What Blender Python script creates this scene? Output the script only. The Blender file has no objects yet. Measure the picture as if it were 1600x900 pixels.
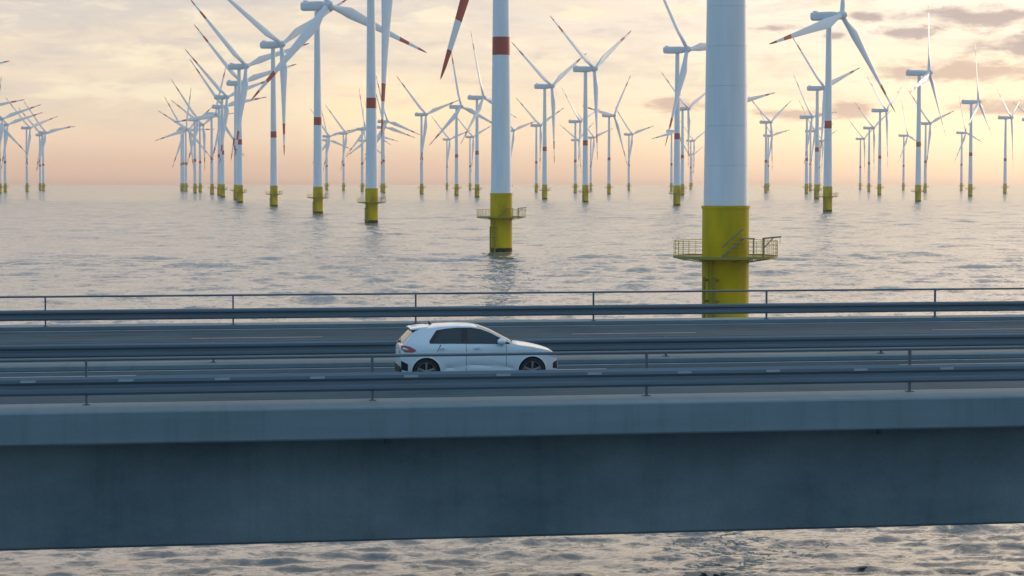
import bpy, bmesh, math, random
from math import sin, cos, pi, radians, sqrt, atan2
from mathutils import Vector, Matrix
random.seed(7)
sc = bpy.context.scene

# ---------------------------------------------------------------- camera
cam = bpy.data.objects.new('camera', bpy.data.cameras.new('camera'))
sc.collection.objects.link(cam); sc.camera = cam
cam.location = (0, 0, 13.85)
cam.rotation_euler = (pi/2 - math.atan(166/3300), 0, 0)
cam.data.lens = 74.25; cam.data.sensor_width = 36
cam.data.clip_start = 0.5; cam.data.clip_end = 60000

# ---------------------------------------------------------------- light
SUN_AZ = radians(40)      # to the right of the view direction (+Y)
SUN_EL = radians(9)
sun = bpy.data.objects.new('sun', bpy.data.lights.new('sun', 'SUN'))
sc.collection.objects.link(sun)
sun.data.energy = 1.1; sun.data.angle = radians(10); sun.data.color = (1.0, .80, .62)
sd = Vector((sin(SUN_AZ)*cos(SUN_EL), cos(SUN_AZ)*cos(SUN_EL), sin(SUN_EL)))
sun.rotation_euler = sd.to_track_quat('Z', 'Y').to_euler()

sc.view_settings.view_transform = 'Standard'; sc.view_settings.look = 'None'
sc.view_settings.exposure = 0; sc.view_settings.gamma = 1
sc.cycles.volume_bounces = 0
sc.cycles.max_bounces = 6

# ---------------------------------------------------------------- node helpers
class NT:
    def __init__(s, tree):
        s.t = tree; s.n = tree.nodes; s.l = tree.links
    def new(s, typ, **kw):
        n = s.n.new(typ)
        for k, v in kw.items(): setattr(n, k, v)
        return n
    def put(s, n, i, v):
        if v is None: return
        if isinstance(v, bpy.types.NodeSocket): s.l.new(v, n.inputs[i])
        else: n.inputs[i].default_value = v
    def math(s, op, a, b=None, c=None, clamp=False):
        n = s.new('ShaderNodeMath', operation=op, use_clamp=clamp)
        for i, v in enumerate((a, b, c)): s.put(n, i, v)
        return n.outputs[0]
    def mix(s, f, a, b, blend='MIX'):
        n = s.new('ShaderNodeMix', data_type='RGBA', blend_type=blend)
        s.put(n, 0, f); s.put(n, 6, a); s.put(n, 7, b)
        return n.outputs[2]
    def ramp(s, f, stops, interp='LINEAR'):
        n = s.new('ShaderNodeValToRGB'); n.color_ramp.interpolation = interp
        e = n.color_ramp.elements
        while len(e) < len(stops): e.new(0.5)
        for el, (p, c) in zip(e, stops):
            el.position = p; el.color = c if len(c) == 4 else (*c, 1)
        s.put(n, 0, f); return n.outputs[0]
    def noise(s, vec, scale, detail=3, rough=.5, dist=0):
        n = s.new('ShaderNodeTexNoise'); s.put(n, 'Vector', vec)
        n.inputs['Scale'].default_value = scale; n.inputs['Detail'].default_value = detail
        n.inputs['Roughness'].default_value = rough; n.inputs['Distortion'].default_value = dist
        return n.outputs[0]
    def vmath(s, op, a, b=None):
        n = s.new('ShaderNodeVectorMath', operation=op)
        s.put(n, 0, a); s.put(n, 1, b); return n.outputs[0]
    def comb(s, x, y, z):
        n = s.new('ShaderNodeCombineXYZ')
        for i, v in enumerate((x, y, z)): s.put(n, i, v)
        return n.outputs[0]

def srgb(r, g, b):
    f = lambda c: (c/255/12.92) if c/255 <= .04045 else ((c/255+.055)/1.055)**2.4
    return (f(r), f(g), f(b), 1)

# ---------------------------------------------------------------- world: dusk sky with cloud banks
w = bpy.data.worlds.new('World'); sc.world = w; w.use_nodes = True
N = NT(w.node_tree); N.n.clear()
geo = N.new('ShaderNodeTexCoord')
sep = N.new('ShaderNodeSeparateXYZ'); N.l.new(geo.outputs['Generated'], sep.inputs[0])
dx, dy, dz = sep.outputs
az = N.math('ARCTAN2', dx, dy)                        # 0 at +Y, positive to +X
hz = N.math('SQRT', N.math('ADD', N.math('MULTIPLY', dx, dx), N.math('MULTIPLY', dy, dy)))
el = N.math('ARCTAN2', dz, hz)
eld = N.math('MULTIPLY', el, 180/pi); azd = N.math('MULTIPLY', az, 180/pi)
sunward = N.math('MULTIPLY_ADD', N.math('COSINE', N.math('SUBTRACT', az, radians(30))), .5, .5)   # 1 towards the sun, 0 opposite
# elevation 0..90 squeezed
e01 = N.math('DIVIDE', N.math('MAXIMUM', eld, 0.0), 90.0)
es = N.math('POWER', e01, 0.5)                        # .074 at .5 deg, .149 at 2, .236 at 5, .47 at 20
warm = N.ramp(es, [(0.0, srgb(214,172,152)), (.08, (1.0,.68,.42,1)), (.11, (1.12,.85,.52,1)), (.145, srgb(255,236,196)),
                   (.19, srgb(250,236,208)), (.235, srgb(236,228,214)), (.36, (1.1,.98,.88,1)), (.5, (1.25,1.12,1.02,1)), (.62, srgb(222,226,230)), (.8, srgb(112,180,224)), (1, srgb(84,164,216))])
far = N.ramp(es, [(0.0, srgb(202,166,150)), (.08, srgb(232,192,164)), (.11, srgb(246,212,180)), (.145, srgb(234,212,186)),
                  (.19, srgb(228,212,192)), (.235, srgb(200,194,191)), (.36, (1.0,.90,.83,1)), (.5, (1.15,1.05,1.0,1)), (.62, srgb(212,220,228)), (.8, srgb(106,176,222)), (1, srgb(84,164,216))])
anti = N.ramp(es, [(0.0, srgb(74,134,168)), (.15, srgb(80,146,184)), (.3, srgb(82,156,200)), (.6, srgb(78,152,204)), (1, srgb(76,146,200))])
fw = N.math('SMOOTH_MIN', 1.0, N.math('MULTIPLY', N.math('MAXIMUM', N.math('SUBTRACT', sunward, .93), 0), 15), .1)
front = N.mix(fw, far, warm)
fa = N.new('ShaderNodeMapRange', interpolation_type='SMOOTHSTEP'); N.put(fa, 0, sunward)
fa.inputs[1].default_value = .38; fa.inputs[2].default_value = .86
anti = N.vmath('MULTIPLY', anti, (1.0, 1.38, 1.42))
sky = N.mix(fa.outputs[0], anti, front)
# glow where the sun sits behind the haze
ga = N.math('DIVIDE', N.math('SUBTRACT', azd, 15.0), 12.0); ge = N.math('DIVIDE', N.math('SUBTRACT', eld, 1.4), 1.05)
gl = N.math('EXPONENT', N.math('MULTIPLY', N.math('ADD', N.math('MULTIPLY', ga, ga), N.math('MULTIPLY', ge, ge)), -1.0))
sky = N.mix(N.math('MULTIPLY', gl, .85), sky, (1.28,1.0,.56,1))
ga2 = N.math('DIVIDE', N.math('SUBTRACT', azd, -3.3), 2.6); ge2 = N.math('DIVIDE', N.math('SUBTRACT', eld, 1.9), .8)
gl2 = N.math('EXPONENT', N.math('MULTIPLY', N.math('ADD', N.math('MULTIPLY', ga2, ga2), N.math('MULTIPLY', ge2, ge2)), -1.0))
sky = N.mix(N.math('MULTIPLY', gl2, .9), sky, (1.12,.88,.50,1))
# the hidden sun's broad aureole, centred on the sun direction
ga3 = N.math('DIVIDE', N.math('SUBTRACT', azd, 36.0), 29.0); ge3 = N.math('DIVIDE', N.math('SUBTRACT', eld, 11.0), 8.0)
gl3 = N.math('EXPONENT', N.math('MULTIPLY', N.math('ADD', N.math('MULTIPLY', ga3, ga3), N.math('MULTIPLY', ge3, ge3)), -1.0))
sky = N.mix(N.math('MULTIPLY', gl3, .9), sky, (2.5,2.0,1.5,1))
# faint wide streaks everywhere (stratus): noise over azimuth / elevation, stretched level
v1 = N.comb(N.math('MULTIPLY', azd, .10), N.math('MULTIPLY', eld, .95), 0.0)
st = N.noise(v1, 1.0, 5, .55, .6)
stm = N.ramp(st, [(.40, (0,0,0)), (.62, (1,1,1))])
lo = N.new('ShaderNodeMapRange'); N.put(lo, 0, eld); lo.inputs[1].default_value = .9; lo.inputs[2].default_value = 2.6
sky = N.mix(N.math('MULTIPLY', N.math('MULTIPLY', stm, lo.outputs[0]), .42), sky, srgb(250,228,196))
st2 = N.noise(N.vmath('ADD', v1, (7.3, 3.1, 0)), 1.25, 5, .55, .5)
stm2 = N.ramp(st2, [(.48, (0,0,0)), (.68, (1,1,1))])
sky = N.mix(N.math('MULTIPLY', N.math('MULTIPLY', stm2, lo.outputs[0]), .40), sky, srgb(204,196,192))
# cloud banks: blobs in azimuth / elevation whose edges are broken up by noise
nv = N.comb(N.math('MULTIPLY', azd, .95), N.math('MULTIPLY', eld, 3.0), 2.0)
n1 = N.math('SUBTRACT', N.noise(nv, 1.0, 6, .6, .3), .5)
def bank(sky, a, e, wa, we, col, amt, soft=.35):
    A = N.math('DIVIDE', N.math('SUBTRACT', azd, a), wa); E = N.math('DIVIDE', N.math('SUBTRACT', eld, e), we)
    d = N.math('SQRT', N.math('ADD', N.math('MULTIPLY', A, A), N.math('MULTIPLY', E, E)))
    d = N.math('ADD', d, N.math('MULTIPLY', n1, 2.6))
    m = N.new('ShaderNodeMapRange', interpolation_type='SMOOTHSTEP'); N.put(m, 0, d)
    m.inputs[1].default_value = 1.1; m.inputs[2].default_value = 1.1-2*soft; m.inputs[3].default_value = 0; m.inputs[4].default_value = amt
    return N.mix(m.outputs[0], sky, col)
CL, MV, MD = srgb(255,240,206), srgb(206,176,162), srgb(176,158,158)
for a, e, wa, we in [(-2.0,4.45,.8,.25),(1.8,4.5,.7,.2),(4.6,4.6,.9,.2),(2.3,3.7,.7,.2),(8.5,4.6,.8,.3),(1.0,3.2,1.6,.25),
                     (4.2,2.9,1.6,.45),(7.6,3.1,1.3,.4),(9.8,3.0,1.6,.35),(-8,3.4,3.2,.5),(-10,2.4,3,.3),(13,2.9,2,.4),(22,3.6,4,.6),(-20,4,4,.6),(17,6,3,.6),(-3,7,3,.5)]:
    sky = bank(sky, a, e, wa, we, CL, .62)
# soft mottled cloud texture
v3 = N.comb(N.math('MULTIPLY', azd, .42), N.math('MULTIPLY', eld, 1.5), 5.0)
st3 = N.noise(v3, 1.3, 6, .62, .4)
sky = N.mix(N.math('MULTIPLY', N.math('MULTIPLY', N.ramp(st3, [(.50, (0,0,0)), (.66, (1,1,1))]), lo.outputs[0]), .38), sky, srgb(198,186,184))
sky = N.mix(N.math('MULTIPLY', N.math('MULTIPLY', N.ramp(st3, [(.34, (1,1,1)), (.46, (0,0,0))]), lo.outputs[0]), .5), sky, srgb(255,240,212))
for a, e, wa, we in [(12.4,4.29,2.2,.38),(10.5,3.96,1.1,.22),(13.9,3.55,1.7,.42),(12.0,2.92,2.9,.36),(9.1,1.98,.85,.33),(7.4,1.8,1.25,.19),(13.2,1.98,1.8,.28),
                     (9.46,4.37,.6,.16),(8.7,3.9,.35,.14),(4.5,2.05,1.2,.26),(6.9,4.1,1.0,.14),(18,4.6,3,.4),(20,3.1,4,.35),(28,5.2,4,.5),(-22,5.4,5,.4),(34,2.8,5,.35),(9,6.2,3,.3)]:
    sky = bank(sky, a, e, wa, we, MD if e > 3.3 else MV, .88, .42)
nish = N.new('ShaderNodeTexSky', sky_type='NISHITA', sun_disc=False, sun_elevation=SUN_EL, sun_rotation=SUN_AZ)
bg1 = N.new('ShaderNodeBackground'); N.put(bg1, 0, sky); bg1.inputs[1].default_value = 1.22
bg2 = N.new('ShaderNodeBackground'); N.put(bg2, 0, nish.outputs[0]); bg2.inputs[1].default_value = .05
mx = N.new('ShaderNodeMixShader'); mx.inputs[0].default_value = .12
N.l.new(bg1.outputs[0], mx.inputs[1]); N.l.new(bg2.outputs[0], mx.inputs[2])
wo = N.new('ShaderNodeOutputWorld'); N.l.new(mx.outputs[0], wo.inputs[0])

# ---------------------------------------------------------------- materials
def mat(name, col, rough=.5, metal=0, var=.0, vscale=3, bump=0, bscale=20, stretch=None, dark=None, spec=.5, coat=0):
    m = bpy.data.materials.new(name); m.use_nodes = True
    T = NT(m.node_tree); b = T.n['Principled BSDF']
    b.inputs['Roughness'].default_value = rough; b.inputs['Metallic'].default_value = metal
    b.inputs['Specular IOR Level'].default_value = spec; b.inputs['Coat Weight'].default_value = coat
    tc = T.new('ShaderNodeTexCoord'); vec = tc.outputs['Object']
    if stretch:
        mp = T.new('ShaderNodeMapping'); T.put(mp, 0, vec); mp.inputs['Scale'].default_value = stretch; vec = mp.outputs[0]
    if var:
        n = T.noise(vec, vscale, 6, .6)
        d = dark or tuple(c*(1-var) for c in col[:3])
        c = T.ramp(n, [(.32, (*d[:3], 1)), (.66, (*col[:3], 1))])
        T.put(b, 'Base Color', c)
        T.put(b, 'Roughness', T.math('MULTIPLY_ADD', n, .25, rough-.12))
    else: b.inputs['Base Color'].default_value = (*col[:3], 1)
    if bump:
        bn = T.new('ShaderNodeBump'); bn.inputs['Strength'].default_value = bump; bn.inputs['Distance'].default_value = .02
        T.put(bn, 'Height', T.noise(vec, bscale, 4)); T.put(b, 'Normal', bn.outputs[0])
    return m

M_TOWER = mat('tower_paint', (.76,.78,.78), .5, var=.12, vscale=.9, stretch=(1,1,.12))
M_BLADE = mat('blade_paint', (.66,.71,.74), .4, var=.05, vscale=.3)
M_RED = mat('red_band', (.38,.07,.045), .5)
M_NAC = mat('nacelle_paint', (.58,.62,.64), .45, var=.05, vscale=1)
M_YEL = mat('yellow_paint', (.64,.43,.003), .65, var=.3, vscale=.6, stretch=(1,1,.25), dark=(.42,.31,.006), spec=.2)
M_STEEL = mat('platform_steel', (.20,.19,.14), .6, metal=.2)
M_ALGAE = mat('algae_stain', (.03,.03,.012), .8, var=.5, vscale=2, bump=.6, bscale=6)
M_SEAM = mat('seam_shadow_gap', (.30,.36,.40), .6)
M_RUST = mat('grating', (.30,.26,.07), .7, metal=.3)

# ---------------------------------------------------------------- mesh helpers
class MB:
    def __init__(s): s.bm = bmesh.new()
    def _face(s, vs, mi=0, smooth=False):
        try: f = s.bm.faces.new(vs)
        except ValueError: return
        f.material_index = mi; f.smooth = smooth
    def loft(s, rings, mi=0, smooth=True, closed=True, caps=(True, True), mis=None):
        R = [[s.bm.verts.new(p) for p in r] for r in rings]
        n = len(R[0])
        for k in range(len(R)-1):
            for i in range(n if closed else n-1):
                j = (i+1) % n
                s._face((R[k][i], R[k][j], R[k+1][j], R[k+1][i]), mis[k] if mis else mi, smooth)
        if caps[0]: s._face(list(reversed(R[0])), mis[0] if mis else mi)
        if caps[1]: s._face(R[-1], mis[-1] if mis else mi)
        return s
    def cyl(s, p0, p1, r0, r1=None, n=12, mi=0, smooth=True, caps=True):
        r1 = r0 if r1 is None else r1
        a, b = Vector(p0), Vector(p1); d = (b-a).normalized()
        u = d.orthogonal().normalized(); v = d.cross(u)
        rr = lambda c, r: [c+(u*cos(2*pi*i/n)+v*sin(2*pi*i/n))*r for i in range(n)]
        return s.loft([rr(a, r0), rr(b, r1)], mi, smooth, caps=(caps, caps))
    def box(s, c, size, mi=0, rot=None):
        hx, hy, hz_ = size[0]/2, size[1]/2, size[2]/2
        vs = []
        for z in (-hz_, hz_):
            for x, y in ((-hx,-hy),(hx,-hy),(hx,hy),(-hx,hy)):
                p = Vector((x, y, z))
                if rot: p = rot @ p
                vs.append(s.bm.verts.new(Vector(c)+p))
        for q in ((3,2,1,0),(4,5,6,7),(0,1,5,4),(1,2,6,5),(2,3,7,6),(3,0,4,7)):
            s._face([vs[i] for i in q], mi)
        return s
    def ringz(s, zs, rs, n=32, mi=0, mis=None, caps=(True, True)):
        return s.loft([[Vector((r*cos(2*pi*i/n), r*sin(2*pi*i/n), z)) for i in range(n)] for z, r in zip(zs, rs)], mi, True, caps=caps, mis=mis)
    def mesh(s, name, mats, bevel=0):
        if bevel:
            bmesh.ops.bevel(s.bm, geom=[e for e in s.bm.edges if len(e.link_faces) == 2 and e.calc_face_angle(0) > .5], offset=bevel, segments=2, affect='EDGES')
        me = bpy.data.meshes.new(name); s.bm.to_mesh(me); s.bm.free()
        for m in (mats if isinstance(mats, (list, tuple)) else [mats]): me.materials.append(m)
        if any(p.use_smooth for p in me.polygons): me.set_sharp_from_angle(angle=radians(42))
        return me
def ob(name, me, parent=None, loc=(0,0,0), rot=(0,0,0)):
    o = bpy.data.objects.new(name, me); sc.collection.objects.link(o)
    o.location = loc; o.rotation_euler = rot
    if parent: o.parent = parent
    return o
def tag(o, label=None, cat=None, group=None, kind=None):
    for k, v in (('label', label), ('category', cat), ('group', group), ('kind', kind)):
        if v: o[k] = v
    return o

CARU, CARC = -1.91, 7.0
HAZE = .00006

# ---------------------------------------------------------------- sea
def sea_material():
    m = bpy.data.materials.new('sea_water'); m.use_nodes = True
    T = NT(m.node_tree); b = T.n['Principled BSDF']
    b.inputs['Base Color'].default_value = (.09,.105,.11,1)
    b.inputs['IOR'].default_value = 2.1
    g = T.new('ShaderNodeNewGeometry'); pos = g.outputs['Position']
    mp = T.new('ShaderNodeMapping'); T.put(mp, 0, pos); mp.inputs['Rotation'].default_value = (0,0,radians(8)); mp.inputs['Scale'].default_value = (.75,1,1)
    P = mp.outputs[0]
    def nc(vec, scale, detail, rough):
        n = T.new('ShaderNodeTexNoise'); T.put(n, 'Vector', vec); n.inputs['Scale'].default_value = scale
        n.inputs['Detail'].default_value = detail; n.inputs['Roughness'].default_value = rough; n.inputs['Distortion'].default_value = .6
        return T.vmath('SUBTRACT', n.outputs['Color'], (.5,.5,.5))
    def sc_(v, k): return T.vmath('MULTIPLY', v, (k*.8, k, 0))
    sl = T.vmath('ADD', sc_(nc(P, .075, 4, .72), SM), sc_(nc(P, 1.5, 4, .7), SF))
    patch = T.noise(P, .012, 3, .6, .6)
    yy = T.new('ShaderNodeSeparateXYZ'); T.put(yy, 0, pos)
    fr = T.new('ShaderNodeMapRange'); T.put(fr, 0, T.math('ABSOLUTE', yy.outputs[1])); fr.inputs[1].default_value = 500; fr.inputs[2].default_value = 1700; fr.inputs[3].default_value = 1; fr.inputs[4].default_value = .5
    pk = T.math('MULTIPLY', T.math('MULTIPLY_ADD', patch, 1.3, .35), fr.outputs[0])
    sl = T.vmath('MULTIPLY', sl, T.comb(pk, pk, 0.0))
    T.put(b, 'Normal', T.vmath('NORMALIZE', T.vmath('ADD', sl, g.outputs['Normal'])))
    rg = T.new('ShaderNodeMapRange'); T.put(rg, 0, T.math('ABSOLUTE', yy.outputs[1])); rg.inputs[1].default_value = 700; rg.inputs[2].default_value = 2000; rg.inputs[3].default_value = .08; rg.inputs[4].default_value = .13
    io = T.new('ShaderNodeMapRange'); T.put(io, 0, T.math('ABSOLUTE', yy.outputs[1])); io.inputs[1].default_value = 300; io.inputs[2].default_value = 1600; io.inputs[3].default_value = 0; io.inputs[4].default_value = 1.6
    i2 = T.new('ShaderNodeMapRange'); T.put(i2, 0, T.math('ABSOLUTE', yy.outputs[1])); i2.inputs[1].default_value = 90; i2.inputs[2].default_value = 300; i2.inputs[3].default_value = 2.0; i2.inputs[4].default_value = 3.4
    T.put(b, 'IOR', T.math('ADD', io.outputs[0], i2.outputs[0]))
    T.put(b, 'Roughness', rg.outputs[0])
    return m
SM, SF, WAVE = .40, 1.0, .039
import numpy as np
def axis(segs):
    out = [segs[0][0]]
    for a, e, d in segs:
        n_ = max(1, round((e-a)/d)); out += list(a+(e-a)*(k+1)/n_ for k in range(n_))
    return np.array(out)
ya = axis([(-9100,-2000,1400),(-2000,-200,200),(-200,40,20),(40,62,1.2),(62,110,.22),(110,200,.42),(200,400,.75),(400,900,1.6),(900,1700,2.4),(1700,3000,10),(3000,9100,150)])
xh = axis([(0,30,.34),(30,75,.6),(75,160,1.3),(160,320,2.6),(320,900,12),(900,1000,50),(1000,9100,700)])
xa = np.concatenate([-xh[:0:-1], xh])
Xg, Yg = np.meshgrid(xa, ya); Zg = np.zeros_like(Xg)
sx_ = np.gradient(xa); sy_ = np.gradient(ya)
rs = np.random.RandomState(11)
for k in range(96):
    lam = .7*(19/.7)**((k+.5)/96); th = rs.normal(0, .38); kx, ky = 2*pi/lam*sin(th), 2*pi/lam*cos(th)
    slope = WAVE*(1.0 if lam < 2.2 else (2.2/lam)**.28)
    att = (np.clip((lam/np.maximum(sy_*max(abs(cos(th)), .2), 1e-3)-2.5)/3, 0, 1)[:, None])*(np.clip((lam/(sx_*max(abs(sin(th)), .15))-2.5)/3, 0, 1)[None, :])
    ph_ = kx*Xg+ky*Yg+rs.uniform(0, 2*pi)
    grp = 1+.6*np.sin(Xg*rs.uniform(-.5,.5)/lam+Yg*rs.uniform(-.3,.3)/lam+rs.uniform(0,6))
    lee = 1.0 if lam < 2 else (.5+.5*np.clip((ya-85)/110, 0, 1))[:, None] if lam < 6 else (.12+.88*np.clip((ya-90)/280, 0, 1))[:, None]
    s_ = np.sin(ph_); Zg += np.clip((1750-ya)/500, 0, 1)[:, None]*lee* att*grp*slope*lam/(2*pi)*(s_ - .28*np.cos(2*ph_))
ny, nx = Xg.shape
me = bpy.data.meshes.new('sea')
co = np.stack([Xg, Yg, Zg], -1).reshape(-1, 3).astype(np.float32)
me.vertices.add(len(co)); me.vertices.foreach_set('co', co.ravel())
ii = (np.arange(ny-1)[:, None]*nx+np.arange(nx-1)[None, :]).ravel()
q = np.stack([ii, ii+1, ii+nx+1, ii+nx], -1).astype(np.int32)
me.loops.add(q.size); me.loops.foreach_set('vertex_index', q.ravel())
me.polygons.add(len(q)); me.polygons.foreach_set('loop_start', np.arange(0, q.size, 4, dtype=np.int32))
me.update(calc_edges=True); me.validate()
me.polygons.foreach_set('use_smooth', np.ones(len(q), dtype=bool))
me.materials.append(sea_material())
tag(ob('sea', me), kind='structure')
print('sea quads', len(q))

# ---------------------------------------------------------------- bridge frame: u along, c across (0 at the near edge), z up
BA = radians(9.1)
bridge = ob('bridge', None, loc=(0, 48.6, 0), rot=(0, 0, BA))
tag(bridge, 'low blue grey concrete road bridge crossing the whole view above the sea', 'bridge')
ROAD_Z = 8.6; CN = .98742
def cc(Z): return (Z-48.8)*CN
W_ALL = cc(79.0)

def long_mat(name, c1, c2, rough, scale=(.02,1.1,1), spec=.5, drip=0):
    m = bpy.data.materials.new(name); m.use_nodes = True
    T = NT(m.node_tree); b = T.n['Principled BSDF']
    tc = T.new('ShaderNodeTexCoord')
    mp = T.new('ShaderNodeMapping'); T.put(mp, 0, tc.outputs['Object']); mp.inputs['Scale'].default_value = scale
    a = T.noise(mp.outputs[0], 1.0, 6, .65); f = T.noise(tc.outputs['Object'], 14.0, 5, .7); g = T.noise(tc.outputs['Object'], .35, 4, .6)
    k = T.math('ADD', T.math('MULTIPLY', a, .62), T.math('ADD', T.math('MULTIPLY', f, .13), T.math('MULTIPLY', g, .25)))
    colr = T.ramp(k, [(.38, (*c1,1)), (.62, (*c2,1))])
    if drip:
        md = T.new('ShaderNodeMapping'); T.put(md, 0, tc.outputs['Object']); md.inputs['Scale'].default_value = (2.4,.3,.16)
        dr = T.ramp(T.noise(md.outputs[0], 1.0, 5, .7), [(.50, (1,1,1)), (.72, (1-drip,)*3)])
        colr = T.mix(1.0, colr, dr, 'MULTIPLY')
    T.put(b, 'Base Color', colr)
    T.put(b, 'Roughness', T.math('MULTIPLY_ADD', a, .3, rough-.15)); b.inputs['Specular IOR Level'].default_value = spec
    bn = T.new('ShaderNodeBump'); bn.inputs['Strength'].default_value = .35; bn.inputs['Distance'].default_value = .01
    T.put(bn, 'Height', f); T.put(b, 'Normal', bn.outputs[0])
    return m
M_ASPH = long_mat('asphalt', (.014,.036,.052), (.062,.118,.150), .85, (.010,2.4,1), .12)
M_CONC = long_mat('edge_concrete', (.115,.175,.20), (.175,.245,.27), .75, (.05,.5,.5), .3, .15)
M_GIRD = long_mat('girder_concrete', (.08,.125,.145), (.195,.25,.265), .8, (.13,.2,.25), .3, .12)
M_LINE = mat('road_paint', (.55,.55,.52), .6, var=.35, vscale=3)
M_RAIL = mat('galvanised_rail', (.15,.20,.235), .45, metal=.5, var=.25, vscale=.6, stretch=(.2,1,3))
M_POST = mat('galvanised_post', (.12,.14,.16), .5, metal=.5, var=.2)
M_REFL = mat('splice_plate', (.32,.36,.38), .35, metal=.4)

L0, L1 = -420, 420
def sect(name, pts, m, parent=bridge, u0=L0, u1=L1, step=None, bevel=0):
    b_ = MB(); us = [u0, u1] if not step else [u0+step*i for i in range(int((u1-u0)/step)+1)]
    b_.loft([[Vector((u, c, z)) for c, z in pts] for u in us], smooth=False)
    bmesh.ops.recalc_face_normals(b_.bm, faces=b_.bm.faces)
    return ob(name, b_.mesh(name, m, bevel), parent)
# deck slab with edge beams (fascia) 
sect('deck_slab', [(.30, 8.02), (W_ALL-.30, 8.02), (W_ALL-.30, 8.55), (.30, 8.55)], M_CONC)
def edge(c0, c1, out):   # out = -1 near, +1 far
    if out < 0: pts = [(c0, 8.0), (c0, 8.665), (c0+.035, 8.70), (c1, 8.72), (c1, 8.05), (c0+.30, 8.05), (c0+.28, 7.96), (c0+.03, 7.96)]
    else: pts = [(c1, 7.94), (c1, 8.665), (c1-.035, 8.70), (c0, 8.72), (c0, 8.0), (c1-.30, 8.0), (c1-.28, 7.90), (c1-.03, 7.90)]
    return sect('edge_beam', pts, M_CONC)
edge(0, cc(50.6), -1); edge(cc(77.3), W_ALL, 1)
# box girder: vertical webs set back under the cantilever
gn, gf = cc(50.3), W_ALL-cc(50.3)
sect('girder', [(gn-.0, 5.42), (gn+.06, 5.36), (gf-.06, 5.36), (gf, 5.42), (gf, 7.80), (gf+.5, 8.01), (gn-.5, 8.01), (gn, 7.80)], M_GIRD)
M_JNT = mat('joint_gap', (.085,.11,.122), .9)
for k in range(-12, 13):
    u_ = 12.0*k+5.0
    ob('drain_pipe', MB().cyl((u_+4.2, gn-.45, 8.02), (u_+4.2, gn-.45, 7.72), .07, n=10).mesh('drain_pipe', M_JNT), bridge)
for pu in (-64, 56):
    p_ = MB().box((pu, W_ALL/2, 2.2), (3.2, W_ALL-9, 6.49)); ob('pier', p_.mesh('pier', M_GIRD, .25), bridge)
# roads
C_MED = cc(61.5)
def road(name, c0, c1):
    b_ = MB(); b_.loft([[Vector((u, c, ROAD_Z)) for c in (c0, c1)] for u in (L0, L1)], smooth=False, closed=False, caps=(False, False))
    o = ob(name, b_.mesh(name, M_ASPH), None, bridge.location, bridge.rotation_euler); tag(o, kind='structure'); return o
roadN = road('road', cc(50.6), C_MED-.7); roadF = road('road', C_MED+.7, cc(77.3))
sect('median_strip', [(C_MED-.7, 8.5), (C_MED+.7, 8.5), (C_MED+.7, 8.70), (C_MED+.67, 8.72), (C_MED-.67, 8.72), (C_MED-.7, 8.70)], M_CONC)
def stripe(name, u0, u1, c, wd, parent):
    b_ = MB(); z = ROAD_Z+.004
    b_._face([b_.bm.verts.new((u, c+d, z)) for u, d in ((u0,-wd/2),(u1,-wd/2),(u1,wd/2),(u0,wd/2))])
    return ob(name, b_.mesh(name, M_LINE), parent)
stripe('edge_line', L0, L1, cc(51.15), .12, roadN); stripe('edge_line', L0, L1, C_MED-1.2, .12, roadN)
stripe('edge_line', L0, L1, C_MED+1.2, .12, roadF); stripe('edge_line', L0, L1, cc(76.75), .12, roadF)
c_l = cc(53.75)
u_d = (-225/3300*53.75 + c_l*sin(BA))/cos(BA)
dash = None
for k in range(-7, 8):
    if dash is None:
        dash = MB(); z = ROAD_Z+.004
        dash._face([dash.bm.verts.new((u, d, z)) for u, d in ((-2.2,-.05),(2.2,-.05),(2.2,.05),(-2.2,.05))]); dash = dash.mesh('lane_dash', M_LINE)
    ob('lane_dash', dash, roadN, (u_d+13*k, c_l, 0))
    ob('lane_dash', dash, roadN, (u_d+13*k+5, cc(58.9), 0))
    ob('lane_dash', dash, roadF, (u_d+13*k+3, cc(68.2), 0)); ob('lane_dash', dash, roadF, (u_d+13*k-2, cc(72.6), 0))

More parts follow.
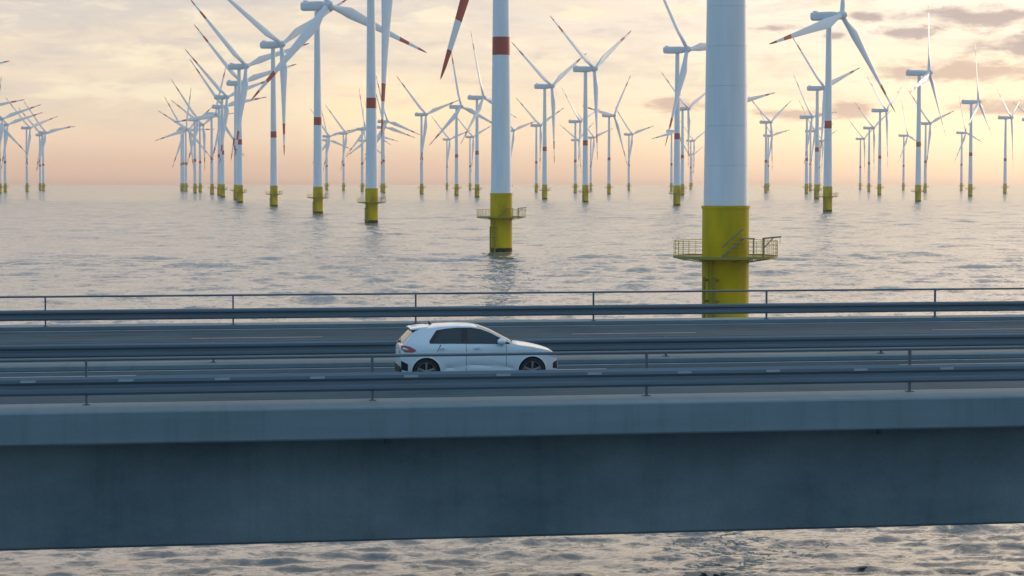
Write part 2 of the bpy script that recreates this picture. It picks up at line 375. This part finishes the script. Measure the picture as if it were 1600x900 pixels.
# guardrails
def wbeam(z0, z1, face):     # W profile, face = -1 bulges towards -c
    h = z1-z0; f = face
    o_ = [(0,0),(.02,.0),(.085,.14),(.085,.30),(.02,.46),(.02,.54),(.085,.70),(.085,.86),(.02,1),(0,1)]
    out = [(f*a, z0+h*b) for a, b in o_]; inn = [(f*(a-.012), z0+h*b) for a, b in reversed(o_[1:-1])]
    return out+inn
def guardrail(c, zb, ztop, z0, z1, label, beams=(-1,), rail=True, off=0., pitch=4.0, rr=.036, plates=False):
    r = ob('guardrail', None, None, (0,0,0))
    M = Matrix.Translation(bridge.location) @ Matrix.Rotation(BA, 4, 'Z')
    r.location = M @ Vector((0, c, 0)); r.rotation_euler = (0,0,BA)
    tag(r, label, 'guardrail', 'guardrails along the bridge')
    for f in beams:
        b_ = MB(); pts = [(a+f*.07, z) for a, z in wbeam(z0, z1, f)]
        b_.loft([[Vector((u, a, z)) for a, z in pts] for u in (-400, 400)], smooth=False)
        bmesh.ops.recalc_face_normals(b_.bm, faces=b_.bm.faces)
        ob('beam', b_.mesh('beam', M_RAIL), r)
    if rail:
        ob('handrail', MB().cyl((-400,0,ztop),(400,0,ztop), rr, n=10).mesh('handrail', M_RAIL), r)
    top = ztop-.01 if rail else z1
    pm = MB().box((0,0,(zb+top)/2), (.055,.09,top-zb)).box((0,0,zb+.012), (.16,.2,.024)).mesh('post', M_POST)
    for k in range(-26, 27): ob('post', pm, r, (off+pitch*k, 0, 0))
    if plates:
        q = MB().box((0, -.163, z0+(z1-z0)*.78), (.34,.008,(z1-z0)*.13)).mesh('splice_plate', M_REFL)
        for k in range(-20, 21): ob('splice_plate', q, r, (off+2.2*k+.9, 0, 0))
    return r
guardrail(cc(50.25), 8.715, 9.765, 8.94, 9.38, 'steel guardrail with thin top rail on the near edge in front of the white car', off=-3.1, rr=.038, plates=True, pitch=6.6)
guardrail(cc(77.6), 8.715, 9.78, 8.93, 9.31, 'steel guardrail with thin top rail on the far edge against the sea', off=1, pitch=6.6)
guardrail(C_MED, 8.72, 9.35, 8.90, 9.30, 'low double beam guardrail on the median behind the white car', beams=(-1,1), rail=False, pitch=6.6)

# ---------------------------------------------------------------- wind turbines
def lathe_ring(z, r, n): return [Vector((r*cos(2*pi*i/n), r*sin(2*pi*i/n), z)) for i in range(n)]
TP_TOP = 11.65; DECK = 7.0; HUB = 90.0
def tower_r(z): return 2.03 + (1.18-2.03)*((z-TP_TOP)/(88-TP_TOP))
pile_me = MB().ringz([-4,-.5,.75,1.0,TP_TOP-.25,TP_TOP-.25,TP_TOP,TP_TOP], [2.15,2.15,2.15,2.15,2.15,2.22,2.22,2.05], 40, mis=[1,1,1,0,0,0,0]).mesh('monopile', [M_YEL, M_ALGAE])
zt = [TP_TOP, 26, 38.4, 38.4, 41.9, 41.9, 60, 75, 88]
rt = [tower_r(TP_TOP), tower_r(26), tower_r(38.4), tower_r(38.4)+.012, tower_r(41.9)+.012, tower_r(41.9), tower_r(60), tower_r(75), tower_r(88)]
tower_me = MB().ringz(zt, rt, 36, mis=[0,0,1,1,1,0,0,0]).mesh('tower', [M_TOWER, M_RED])
# platform with grating deck, rim and brackets
pl = MB()
def annulus(mb, ri, ro, z0, z1, n=28, mi=0):
    mb.loft([[Vector((r*cos(2*pi*i/n), r*sin(2*pi*i/n), z)) for i in range(n)] for r, z in ((ri,z0),(ro,z0),(ro,z1),(ri,z1),(ri,z0))], mi, False, caps=(False, False))
annulus(pl, 2.15, 4.75, DECK-.12, DECK); annulus(pl, 4.72, 4.80, DECK-.14, DECK+.10)
annulus(pl, 2.16, 2.50, DECK-.35, DECK-.13, mi=1)
for k in range(8):
    a = 2*pi*k/8+.2; pl.cyl((2.2*cos(a),2.2*sin(a),DECK-.5),(4.5*cos(a),4.5*sin(a),DECK-.16),.045,n=6)
platform_me = pl.mesh('platform', [M_RUST, M_YEL])
rl = MB()
for k in range(36):
    a = 2*pi*k/36; rl.cyl((4.74*cos(a),4.74*sin(a),DECK),(4.74*cos(a),4.74*sin(a),DECK+1.45),.024,n=4)
def hoop(mb, z, r, t, n=28):
    mb.loft([[Vector(((r+t*cos(b))*cos(2*pi*i/n),(r+t*cos(b))*sin(2*pi*i/n),z+t*sin(b))) for b in (0,pi/2,pi,3*pi/2)] for i in range(n+1)], 0, False, caps=(False,False))
for z, t in ((.36,.018),(.72,.018),(1.08,.018),(1.45,.026)): hoop(rl, DECK+z, 4.74, t)
railing_me = rl.mesh('railing', M_YEL)
ld = MB()
for s in (-.55, .55):
    ld.cyl((s,-2.75,-2.5),(s,-2.75,5.2),.13,n=8)
    for z in (.9,3.0,4.9): ld.cyl((s,-2.1,z),(s,-2.75,z),.09,n=6)
for s in (-.22,.22): ld.cyl((s,-2.5,-.5),(s,-2.5,DECK),.035,n=5)
for k in range(20): ld.cyl((-.22,-2.5,-.2+.35*k),(.22,-2.5,-.2+.35*k),.025,n=4)
landing_me = ld.mesh('boat_landing', mat('landing_yellow', (.30,.23,.02), .6, var=.4, vscale=2))
dv = MB().cyl((0,0,0),(0,0,1.75),.11,n=8).cyl((0,0,1.7),(1.6,0,1.85),.075,n=6).cyl((0,0,.8),(.9,0,1.78),.05,n=6).cyl((1.5,0,1.8),(1.5,0,1.2),.02,n=4)
davit_me = dv.mesh('davit_crane', M_STEEL)
stf = MB()
for s in (0,.7): stf.cyl((0,s,0),(1.9,s,1.75),.06,n=6); stf.cyl((0,s,.9),(1.9,s,2.6),.03,n=5)
for k in range(7): stf.box((.15+.27*k,.35,.12+.25*k),(.26,.7,.04))
stf.box((2.4,.6,1.72),(1.1,1.5,.07)); stf.cyl((2.8,0,0),(2.8,0,1.7),.05,n=6)
stair_me = stf.mesh('stair', M_STEEL)
door_me = MB().box((0,0,0),(.1,1.0,2.1)).mesh('door', mat('door_grey', (.32,.35,.36), .5), .02)
# blade: along +Z, trailing edge towards -Y, suction side +X
BL = [(0,2.3,2.3,0),(2.2,2.3,2.3,0),(4.5,2.5,2.2,10),(8.5,3.9,1.55,16),(12.5,4.9,1.15,14),(17,4.55,.95,11),(24,3.75,.72,8),(33,2.95,.52,5),(40,2.35,.40,3),(44,2.05,.34,2),(50,1.6,.25,1),(56,1.15,.17,0),(59.5,.8,.11,0),(61.3,.42,.06,0),(62,.08,.03,0)]
def blade_mesh():
    mb = MB(); rings = []; n = 18; mis = []
    for r, ch, th, tw in BL:
        t = min(1, max(0, (r-2.2)/8)); ring = []
        for i in range(n):
            a = 2*pi*i/n
            y = cos(a); 
            xx = sin(a)
            cy, cx = y*1.15, xx*1.15                                         # round root
            fy = (y*.5-.20)*ch                                               # aerofoil: thick ahead, thin behind
            fx = xx*th*.5*(.35+.65*((y+1)/2)**.6)*1.25
            yy, zx = (1-t)*cy+t*fy, (1-t)*cx+t*fx
            A = radians(tw); pre = .0006*r*r*.6
            ring.append(Vector((zx*cos(A)-yy*sin(A)+pre*0, yy*cos(A)+zx*sin(A), r)))
        rings.append(ring)
    for k in range(len(BL)-1):
        r = BL[k][0]; mis.append(1 if (44 <= r < 50 or r >= 56) else 0)
    mb.loft(rings, mis=mis)
    bmesh.ops.recalc_face_normals(mb.bm, faces=mb.bm.faces)
    return mb.mesh('blade', [M_BLADE, M_RED])
blade_me = blade_mesh()
def rbox_ring(x, hw, h0, h1, p=4.5, n=20):
    out = []
    for i in range(n):
        a = 2*pi*i/n; c_, s_ = cos(a), sin(a)
        k = (abs(c_)**p+abs(s_)**p)**(-1/p)
        out.append(Vector((x, hw*c_*k, (h0+h1)/2+(h1-h0)/2*s_*k)))
    return out
nm = MB(); nm.loft([rbox_ring(x, a, b-90, c-90) for x, a, b, c in [(-9.3,1.2,89.3,91.2),(-9.1,1.65,88.6,91.9),(-8.6,1.85,88.2,92.1),(-3,2.0,87.95,92.05),(2,1.95,87.95,91.9),(3.6,1.75,88.2,91.7),(4.7,1.5,88.55,91.45),(5.0,1.2,88.9,91.1)]])
bmesh.ops.recalc_face_normals(nm.bm, faces=nm.bm.faces)
nacelle_me = nm.mesh('nacelle', M_NAC)
nv_ = MB().box((-7.4,0,2.35),(1.6,1.6,.5)).cyl((-8.2,.6,2.0),(-8.2,.6,3.4),.05,n=5).cyl((-8.2,-.6,2.0),(-8.2,-.6,3.1),.05,n=5).mesh('roof_cooler', M_NAC)
hb = MB(); hb.loft([[Vector((x, r*cos(2*pi*i/20), r*sin(2*pi*i/20))) for i in range(20)] for x, r in [(-2.1,1.5),(-1.7,1.85),(0,2.0),(1.0,1.85),(1.9,1.35),(2.5,.7),(2.7,.1)]])
bmesh.ops.recalc_face_normals(hb.bm, faces=hb.bm.faces)
hub_me = hb.mesh('rotor_hub', M_NAC)
TILT, CONE = radians(4), radians(-.5)
def copy_tree(o, parent=None):
    c = o.copy(); sc.collection.objects.link(c)
    if parent: c.parent = parent
    for ch in o.children: copy_tree(ch, c)
    return c
def blade_matrix(phi):
    return (Matrix.Translation((7*cos(TILT), 0, HUB)) @ Matrix.Rotation(-TILT, 4, 'Y') @ Matrix.Rotation(-radians(phi), 4, 'X') @ Matrix.Rotation(CONE, 4, 'Y'))
def make_turbine(sections=False):
    r = ob('wind_turbine', None)
    ob('monopile', pile_me, r)
    p = ob('platform', platform_me, r); ob('railing', railing_me, p)
    ob('davit_crane', davit_me, p, (3.3,-1.6,DECK)); ob('stair', stair_me, p, (-.6,-3.1,DECK))
    ob('boat_landing', landing_me, r, rot=(0,0,0))
    if sections:
        z = TP_TOP; k = 0
        while z < 87.9:
            z1 = min(z+3.62, 88) if z+3.62*1.4 < 88 else 88
            red = 38 < (z+z1)/2 < 42
            q = MB().ringz([z, z+.03, z+.045, z1-.045, z1-.03, z1], [tower_r(z)-.035]*2+[tower_r(z), tower_r(z1)]+[tower_r(z1)-.035]*2, 64)
            ob('tower_section', q.mesh('tower_section', M_RED if red else M_TOWER), r); z = z1
    else: ob('tower', tower_me, r)
    nc = ob('nacelle', nacelle_me, r, (0,0,HUB)); ob('roof_cooler', nv_, nc)
    h = ob('rotor_hub', hub_me, r); h.matrix_basis = Matrix.Translation((7*cos(TILT),0,HUB)) @ Matrix.Rotation(-TILT,4,'Y')
    for k in range(3):
        b = ob('blade', blade_me, r); b.matrix_basis = blade_matrix(120*k)
    return r
TURB = [
(19.6,193.8,40,0),
(-2.1,412,50,82),
(-47.1,709.5,40,66),
(-84.4,919.9,43,107),
(-133,1181.1,41,62),
(-180.6,1403.4,41,73),
(-213.7,1639.7,41,74),
(-261.7,1912.4,41,72),
(-298.4,2157.1,41,79),
(-337.6,2380.5,41,20),
(-417.9,2834.5,41,61),
(-389.8,2601.1,41,81),
(-474.8,3057.5,41,13),
(-474,3076.2,41,55),
(-498.7,3192.8,41,86),
(-679.2,2834.5,41,73),
(-623.5,2574.6,41,72),
(-688.6,3003,30,73),
(-725.8,3275.7,37,80),
(-770.8,3454.9,41,75),
(-571.6,2253.2,41,78),
(-422.5,1559,41,76),
(-671.6,2742.2,41,11),
(-310.8,3552.2,41,78),
(-340.6,3879.7,41,106),
(-266,3340.7,41,76),
(-217.9,3076.2,35,111),
(-277.9,3940.3,41,0),
(-162.9,2683.9,41,105),
(-182.4,2967.7,41,103),
(-231.2,3502.9,35,98),
(-102.6,2403.2,40,73),
(-117.4,3821,41,73),
(-56.5,2157.1,44,110),
(-71.4,3602.8,38,69),
(-31.7,1921.1,30,106),
(-2.9,3153,38,75),
(33,2866.7,38,66),
(26.2,1694.6,35,62),
(80.4,2683.9,29,73),
(49.8,1435.3,33,62),
(116.3,3879.7,38,57),
(136.1,3655,38,74),
(111.8,2437.9,38,39),
(188.3,3408.3,41,76),
(240.7,3192.8,41,18),
(95.7,1226.8,40,85),
(178.3,2213.8,35,66),
(332.8,3940.3,35,68),
(498.6,5862.7,35,68),
(216.2,2052,41,79),
(325.6,2712.8,38,62),
(424.1,3502.9,38,80),
(347.9,2498.2,38,83),
(450.4,3192.8,38,78),
(249.2,1729.4,40,72),
(572.5,3940.3,38,70),
(145.8,976.5,41,15),
(619.8,3764,38,63),
(506.8,3003,38,65),
(394,2267.4,30,64),
(648.4,3502.9,34,104),
(285.4,1485.8,24,15),
(541.7,2772.3,45,73),
(700.6,3297,38,104),
(439.1,2025.7,26,2),
(588.2,2523.1,30,63),
(635.4,2601.1,38,49)
]
LAB = {}
ordn = ['first','second','third','fourth','fifth','sixth','seventh','eighth','ninth','tenth','eleventh','twelfth','thirteenth','fourteenth','fifteenth','sixteenth','seventeenth']
def px(t): return 800+3300*t[0]/(t[1]*.99874+.7)
LAB[0] = 'nearest turbine, huge pale seamed tower on a yellow base right behind the bridge'
LAB[1] = 'second nearest turbine, wide tower with red band and railed yellow base'
LAB[2] = 'third nearest turbine, its red banded blade hanging just right of the tower'
LAB[3] = 'turbine with its nacelle at the top edge and a long blade reaching right'
LAB[57] = 'large turbine right of the nearest, one blade left and one down right'
LAB[46] = 'large turbine close left of the nearest tower, blade hanging across its own tower'
LAB[50] = 'turbine hidden behind the nearest tower, only a blade tip showing right of it'
LAB[20] = 'turbine beyond the left edge, one red tipped blade reaching in low'
LAB[21] = 'turbine beyond the left edge, only its highest blade tip in view'
LAB[22] = 'turbine just beyond the left edge, blade pointing down right'
LAB[67] = 'turbine just beyond the right edge, only a blade tip in view'
LAB[36] = 'distant turbine mostly hidden behind the second nearest tower'
LAB[30] = 'distant turbine mostly hidden behind the third nearest tower'
zones = [(-40,200,'in the left edge cluster'), (200,450,'in the receding row left of centre'), (450,570,'of those left of the third nearest tower'),
         (570,770,'between third and second nearest towers'), (770,1110,'between second nearest and nearest towers'), (1150,1285,'just right of the nearest tower'), (1285,1640,'in the right hand field')]
for z0, z1, ph in zones:
    ids = sorted([i for i, t in enumerate(TURB) if z0 <= px(t) < z1 and i not in LAB], key=lambda i: px(TURB[i]))
    for k, i in enumerate(ids):
        d = TURB[i][1]; s = 'mid sized' if d < 1800 else 'small' if d < 2600 else 'distant' if d < 3300 else 'tiny faint'
        LAB[i] = '%s white turbine, %s from left %s' % (s, ordn[k], ph)
t0 = make_turbine(True); base = make_turbine(False)
for i, (x, y, th, ph) in enumerate(TURB):
    t = t0 if i == 0 else base if i == 1 else copy_tree(base)
    t.location = (x, y, 0); t.rotation_euler = (0, 0, -radians(th))
    k = 0
    for ch in t.children:
        if ch.name.startswith('blade'): ch.matrix_basis = blade_matrix(ph+120*k); k += 1
        if ch.name.startswith('platform'): ch.rotation_euler = (0, 0, radians(th))
        if ch.name.startswith('boat_landing'): ch.rotation_euler = (0, 0, radians(th-38))
    tag(t, LAB[i], 'wind turbine', 'wind turbines standing in the sea')

# ---------------------------------------------------------------- car
def lerp(tab, x):
    if x <= tab[0][0]: return tab[0][1]
    for (a, va), (b, vb) in zip(tab, tab[1:]):
        if x <= b:
            t = (x-a)/(b-a); return va+(vb-va)*t
    return tab[-1][1]
def smooth(tab, x, h=.035): return sum(lerp(tab, x+d*h) for d in (-1.5,-.75,0,.75,1.5))/5
CL_ = 4.08
TOPT = [(0,.70),(.012,.95),(.045,1.05),(.12,1.145),(.25,1.285),(.36,1.40),(.42,1.445),(.6,1.485),(1.0,1.53),(1.5,1.545),(1.9,1.53),(2.1,1.495),(2.4,1.38),(2.7,1.22),(2.95,1.085),(3.05,1.05),(3.4,1.005),(3.75,.93),(3.98,.855),(4.08,.77),(4.14,.62)]
BOTT = [(0,.42),(.05,.30),(.2,.22),(3.85,.20),(4.06,.24),(4.14,.38)]
def topz(x): return smooth(TOPT, x) if .15 < x < 4.0 else lerp(TOPT, x)
def botz(x): return lerp(BOTT, x)
def halfw(x):
    t = abs(x-2.03)/2.11
    w_ = .875*(1-.30*t**7)
    for wx in (.65, 3.43): w_ += .018*math.exp(-((x-wx)/.30)**2)
    return w_
def Y(x, z):
    w_ = halfw(x)
    if z < .6: w_ -= .10*((.6-z)/.4)**2*.5
    if 1.1 < x < 2.95:
        zc = .40+.09*sin(pi*(x-1.1)/1.85); w_ -= .034*math.exp(-((z-zc)/.045)**2)
    w_ -= .012*max(0, 1-abs(z-.80)/.06) if .5 < x < 3.6 else 0
    if z > 1.0: w_ -= (z-1.0)*.5+ .12*(z-1.0)**2
    elif z > .85: w_ -= (z-.85)*.12
    if z > 1.0: w_ -= .018
    return w_
def crown(x): return .055 if .4 < x < 2.95 else .05
def edgez(x): return max(botz(x)+.05, topz(x)-crown(x))
def topsurf(x, f):          # f = -1..1 across
    e = edgez(x); ye = Y(x, e); return Vector((x, f*ye, e+(topz(x)-e)*(1-abs(f)**2.6)))
M_CAR = mat('car_paint_white', (.64,.71,.74), .25, var=.0, coat=.6)
M_BLK = mat('black_trim', (.012,.013,.015), .45)
M_GLS = mat('tinted_glass', (.018,.034,.042), .07, spec=.5)
M_TYR = mat('tyre_rubber', (.018,.018,.02), .8, bump=.3)
M_RIM = mat('wheel_alloy', (.36,.38,.40), .35, metal=.7)
M_TAIL = mat('tail_lamp_red', (.30,.012,.02), .2, coat=.8)
M_LAMP = mat('headlamp_glass', (.45,.50,.52), .1, spec=.8)
M_CHR = mat('lamp_silver', (.6,.62,.64), .2, metal=.8)
car = ob('car', None)
tag(car, 'small white hatchback with tinted windows and black trim driving right on the bridge', 'car')
car.location = Matrix.Translation(bridge.location) @ Matrix.Rotation(BA, 4, 'Z') @ Vector((CARU, CARC, ROAD_Z+.004))
car.rotation_euler = (0, 0, BA)
xs = [0,.006,.012,.03,.06]+[.1+.05*i for i in range(81)]; xs = sorted(x for x in xs if x < 4.115)+[4.12, 4.14]
mb = MB(); rings = []
for x in xs:
    b_, e = botz(x), edgez(x); half = []
    for k in range(19): z = b_+(e-b_)*k/18; half.append((Y(x, z), z))
    half += [(topsurf(x, f).y, topsurf(x, f).z) for f in (.97,.9,.75,.55,.3)]
    ring = [Vector((x, -y, z)) for y, z in half]+[topsurf(x, 0)]+[Vector((x, y, z)) for y, z in reversed(half)]
    rings.append(ring)
mb.loft(rings)
bmesh.ops.recalc_face_normals(mb.bm, faces=mb.bm.faces)
body = ob('body', mb.mesh('body', [M_CAR, M_BLK]), car)
WX = (.65, 3.43)
cut = MB()
for wx in WX:
    for s in (-1, 1): cut.cyl((wx, s*.62, .335), (wx, s*1.1, .335), .372, n=40, mi=1)
bmesh.ops.recalc_face_normals(cut.bm, faces=cut.bm.faces)
cutter = ob('cutter', cut.mesh('cutter', [M_CAR, M_BLK]), car)
bo = body.modifiers.new('b', 'BOOLEAN'); bo.object = cutter; bo.operation = 'DIFFERENCE'; bo.solver = 'EXACT'
bpy.context.view_layer.update()
dg = bpy.context.evaluated_depsgraph_get()
nme = bpy.data.meshes.new_from_object(body.evaluated_get(dg), preserve_all_data_layers=True, depsgraph=dg)
body.modifiers.clear(); body.data = nme; bpy.data.objects.remove(cutter)
for p in nme.polygons: p.use_smooth = True
nme.set_sharp_from_angle(angle=radians(38))
def side_patch(name, top, bot, x0, x1, m, off, s=-1, nx=24, nz=4, parent=car):
    mb = MB(); G = []
    for i in range(nx+1):
        x = x0+(x1-x0)*i/nx; zb, zt_ = lerp(bot, x), lerp(top, x)
        G.append([mb.bm.verts.new((x, s*(Y(x, zb+(zt_-zb)*k/nz)+off), zb+(zt_-zb)*k/nz)) for k in range(nz+1)])
    for i in range(nx):
        for k in range(nz): mb._face((G[i][k], G[i+1][k], G[i+1][k+1], G[i][k+1]) if s < 0 else (G[i][k+1], G[i+1][k+1], G[i+1][k], G[i][k]), 0, True)
    bmesh.ops.remove_doubles(mb.bm, verts=mb.bm.verts, dist=1e-5)
    e = bmesh.ops.extrude_face_region(mb.bm, geom=mb.bm.faces[:])
    for v in e['geom']:
        if isinstance(v, bmesh.types.BMVert): v.co.y -= s*(off+.004)
    return ob(name, mb.mesh(name, m), parent)
DT = [(.70,1.075),(.93,1.395),(1.2,1.435),(1.5,1.455),(1.85,1.452),(2.1,1.41),(2.35,1.315),(2.6,1.185),(2.86,1.04)]
DB = [(.70,1.06),(1.6,1.05),(2.86,1.025)]
def inset(tab, d): return [(x, z-d) for x, z in tab]
for s in (-1, 1):
    fr = side_patch('window_frame', DT, DB, .74, 2.84, M_BLK, .004, s, 40)
    RT = [(.86,1.085),(1.05,1.375),(1.2,1.408),(1.58,1.43)]
    side_patch('window', RT, [(.86,1.07),(1.58,1.06)], .86, 1.58, M_GLS, .008, s, parent=fr)
    FT = [(1.74,1.43),(1.9,1.425),(2.1,1.383),(2.3,1.305),(2.5,1.205),(2.72,1.06)]
    side_patch('window', FT, [(1.74,1.055),(2.72,1.045)], 1.74, 2.72, M_GLS, .008, s, parent=fr)
    for xa, z0, z1 in ((1.69,.28,1.045),(2.74,.42,1.0)):
        side_patch('door_seam', [(0,z1),(4,z1)], [(0,z0),(4,z0)], xa, xa+.010, M_BLK, .0015, s, 2, 12)
    side_patch('door_seam', [(.90,.80),(1.02,1.04),(1.03,1.04)], [(.90,.79),(1.02,.99),(1.03,1.0)], .90, 1.03, M_BLK, .0015, s, 8, 2)
    for hx in (1.06, 1.98):
        h_ = MB().box((hx, s*(Y(hx,.915)+.022), .918), (.17,.022,.028)).mesh('door_handle', M_CAR, .008); ob('door_handle', h_, car)
        side_patch('handle_recess', [(0,.94),(4,.94)], [(0,.895),(4,.895)], hx-.06, hx+.06, M_BLK, .0015, s, 2, 2)
    tl = side_patch('tail_light', [(.0,1.01),(.10,1.015),(.24,.985),(.38,.905),(.39,.89)], [(.0,.93),(.08,.86),(.12,.84),(.32,.84),(.39,.88)], 0.012, .39, M_TAIL, .014, s, 14)
    side_patch('lamp_insert', [(.0,.96),(.12,.955),(.2,.90)], [(.0,.93),(.12,.915),(.2,.895)], .05, .2, M_CHR, .018, s, 6, 2, parent=tl)
    side_patch('headlight', [(3.70,.765),(3.84,.80),(3.98,.775),(4.10,.70)], [(3.70,.76),(3.84,.73),(3.98,.68),(4.10,.64)], 3.70, 4.10, M_LAMP, .008, s, 12)
    side_patch('side_sill', [(.98,.27),(3.1,.26)], [(.98,.215),(3.1,.205)], 1.04, 3.04, M_BLK, .006, s, 20, 2)
    side_patch('bumper_vent', [(3.97,.50),(4.13,.58)], [(3.97,.38),(4.13,.36)], 4.0, 4.13, M_BLK, .006, s, 6, 3)
    side_patch('rear_vent', [(.01,.62),(.20,.52)], [(.01,.38),(.20,.34)], .01, .18, M_BLK, .008, s, 6, 3)
    # wheel arch lips
    for wx in WX:
        a_ = MB(); Rg = []
        for k in range(25):
            t = radians(-14+208*k/24); ring = []
            for rr_, oo in ((.366,-.03),(.366,.012),(.392,.012),(.405,-.004)):
                x, z = wx+rr_*cos(t), .335+rr_*sin(t); z = max(z, .22)
                ring.append(Vector((x, s*(Y(min(max(x,.03),4.05), z)+oo), z)))
            Rg.append(ring)
        a_.loft(Rg, closed=False, caps=(False,False)); bmesh.ops.recalc_face_normals(a_.bm, faces=a_.bm.faces)
        ob('wheel_arch', a_.mesh('wheel_arch', M_CAR), car)
    # mirror
    mr = MB(); q = [(2.50,.03),(2.52,.065),(2.56,.085),(2.62,.088),(2.68,.07),(2.715,.02)]
    mr.loft([[Vector((x, s*(.965+.10*cos(2*pi*i/14)), 1.10+r*sin(2*pi*i/14))) for i in range(14)] for x, r in q])
    bmesh.ops.recalc_face_normals(mr.bm, faces=mr.bm.faces)
    mo = ob('mirror', mr.mesh('mirror', M_CAR), car)
    ob('mirror_foot', MB().box((2.62, s*.87, 1.035), (.10,.16,.03)).mesh('mirror_foot', M_BLK, .006), mo)
def top_patch(name, x0, x1, f0, f1, m, off, nx=10, nf=12, parent=car, taper=0):
    mb = MB(); G = []
    for i in range(nx+1):
        t = i/nx; x = x0+(x1-x0)*t; row = []
        for k in range(nf+1):
            f = f0+(f1-f0)*k/nf; p = topsurf(x, f*(1-taper*t)); sl = (topz(x+.02)-topz(x-.02))/.04
            n_ = Vector((-sl, 0, 1)).normalized(); row.append(mb.bm.verts.new(p+n_*off))
        G.append(row)
    for i in range(nx):
        for k in range(nf): mb._face((G[i][k], G[i+1][k], G[i+1][k+1], G[i][k+1]), 0, True)
    e = bmesh.ops.extrude_face_region(mb.bm, geom=mb.bm.faces[:])
    for v in e['geom']:
        if isinstance(v, bmesh.types.BMVert): v.co.z -= off+.004
    bmesh.ops.recalc_face_normals(mb.bm, faces=mb.bm.faces)
    return ob(name, mb.mesh(name, m), parent)
top_patch('windscreen', 2.02, 2.93, -.93, .93, M_GLS, .006)
top_patch('rear_window', .07, .36, -.90, .90, M_GLS, .006)
top_patch('bonnet_seam', 3.00, 3.02, -.9, .9, M_BLK, .002, 2); top_patch('bonnet_seam', 3.95, 3.962, -.9, .9, M_BLK, .002, 2)
wp = MB().cyl((2.93,-.55,1.10),(2.96,.05,1.085),.014,n=6).cyl((2.95,.05,1.09),(2.97,.6,1.085),.014,n=6)
ob('wiper', wp.mesh('wiper', M_BLK), car)
ob('rear_wiper', MB().cyl((.05,0,1.07),(.11,.34,1.13),.012,n=6).cyl((.0,0,1.05),(.06,0,1.08),.025,n=8).mesh('rear_wiper', M_BLK), car)
sp = MB(); SP = [(.27,1.425,1.448),(.33,1.42,1.470),(.50,1.43,1.492),(.72,1.45,1.508)]
sp.loft([[Vector((x, -.60, a-.012)), Vector((x, -.58, b_-.028)), Vector((x, -.3, b_-.004)), Vector((x, .3, b_-.004)), Vector((x, .58, b_-.028)), Vector((x, .60, a-.012)), Vector((x, 0, a))] for x, a, b_ in SP], smooth=False)
bmesh.ops.recalc_face_normals(sp.bm, faces=sp.bm.faces); ob('spoiler', sp.mesh('spoiler', M_CAR), car)
ob('spoiler_underside', MB().box((.40,0,1.395),(.20,1.14,.045)).mesh('spoiler_underside', M_BLK, .012), car)
ob('aerial', MB().cyl((.86,0,1.50),(.80,0,1.585),.05,.012,n=8).mesh('aerial', M_BLK), car)
ob('number_plate', MB().box((-.008,0,.80),(.012,.5,.11)).mesh('number_plate', mat('plate_white', (.7,.7,.68), .4), .003), car)
ob('rear_diffuser', MB().box((.03,0,.37),(.10,1.25,.20)).mesh('rear_diffuser', M_BLK, .03), car)
ob('grille', MB().box((4.12,0,.50),(.06,.95,.20)).mesh('grille', M_BLK, .02), car)
ob('underbody', MB().box((2.04,0,.24),(3.5,1.2,.16)).mesh('underbody', M_BLK, .03), car)
# wheels
ty = MB(); prof = [(.235,.075),(.25,.10),(.30,.108),(.325,.095),(.336,.06),(.338,0),(.336,-.06),(.325,-.095),(.30,-.108),(.25,-.10),(.235,-.075)]
ty.loft([[Vector((r*cos(2*pi*i/36), y, r*sin(2*pi*i/36))) for i in range(36)] for r, y in prof], caps=(False,False)); tyre_me = None
bmesh.ops.recalc_face_normals(ty.bm, faces=ty.bm.faces); tyre_me = ty.mesh('tyre', M_TYR)
rm = MB(); rm.loft([[Vector((r*cos(2*pi*i/36), y, r*sin(2*pi*i/36))) for i in range(36)] for r, y in [(.245,-.085),(.236,-.095),(.222,-.09),(.215,-.03),(.214,.07)]], caps=(False,False))
for k in range(5):
    for d in (-.09, .09):
        a = 2*pi*k/5+.3; rm.cyl((.04*cos(a),-.07,.04*sin(a)), (.222*cos(a+d),-.085,.222*sin(a+d)), .021, .014, n=6)
rm.cyl((0,-.055,0),(0,-.092,0),.055,.045,n=16)
rim_me = rm.mesh('rim', M_RIM)
disc_me = MB().cyl((0,-.01,0),(0,.02,0),.20,n=28).mesh('brake_disc', M_BLK)
for wx in WX:
    for s in (-1, 1):
        wh = ob('wheel', tyre_me, car, (wx, s*.765, .338), (0,0,0 if s < 0 else pi))
        ob('rim', rim_me, wh); ob('brake_disc', disc_me, wh)

# ---------------------------------------------------------------- haze
if HAZE > 0:
    hm = bpy.data.materials.new('haze'); hm.use_nodes = True
    T = NT(hm.node_tree); T.n.clear()
    pv = T.new('ShaderNodeVolumePrincipled'); pv.inputs['Color'].default_value = (1,.94,.88,1); pv.inputs['Density'].default_value = HAZE
    pv.inputs['Anisotropy'].default_value = .65
    T.l.new(pv.outputs[0], T.new('ShaderNodeOutputMaterial').inputs['Volume'])
    hz_ = MB().box((0,0,77.5),(18600,18600,157)); tag(ob('haze', hz_.mesh('haze', hm)), kind='stuff')
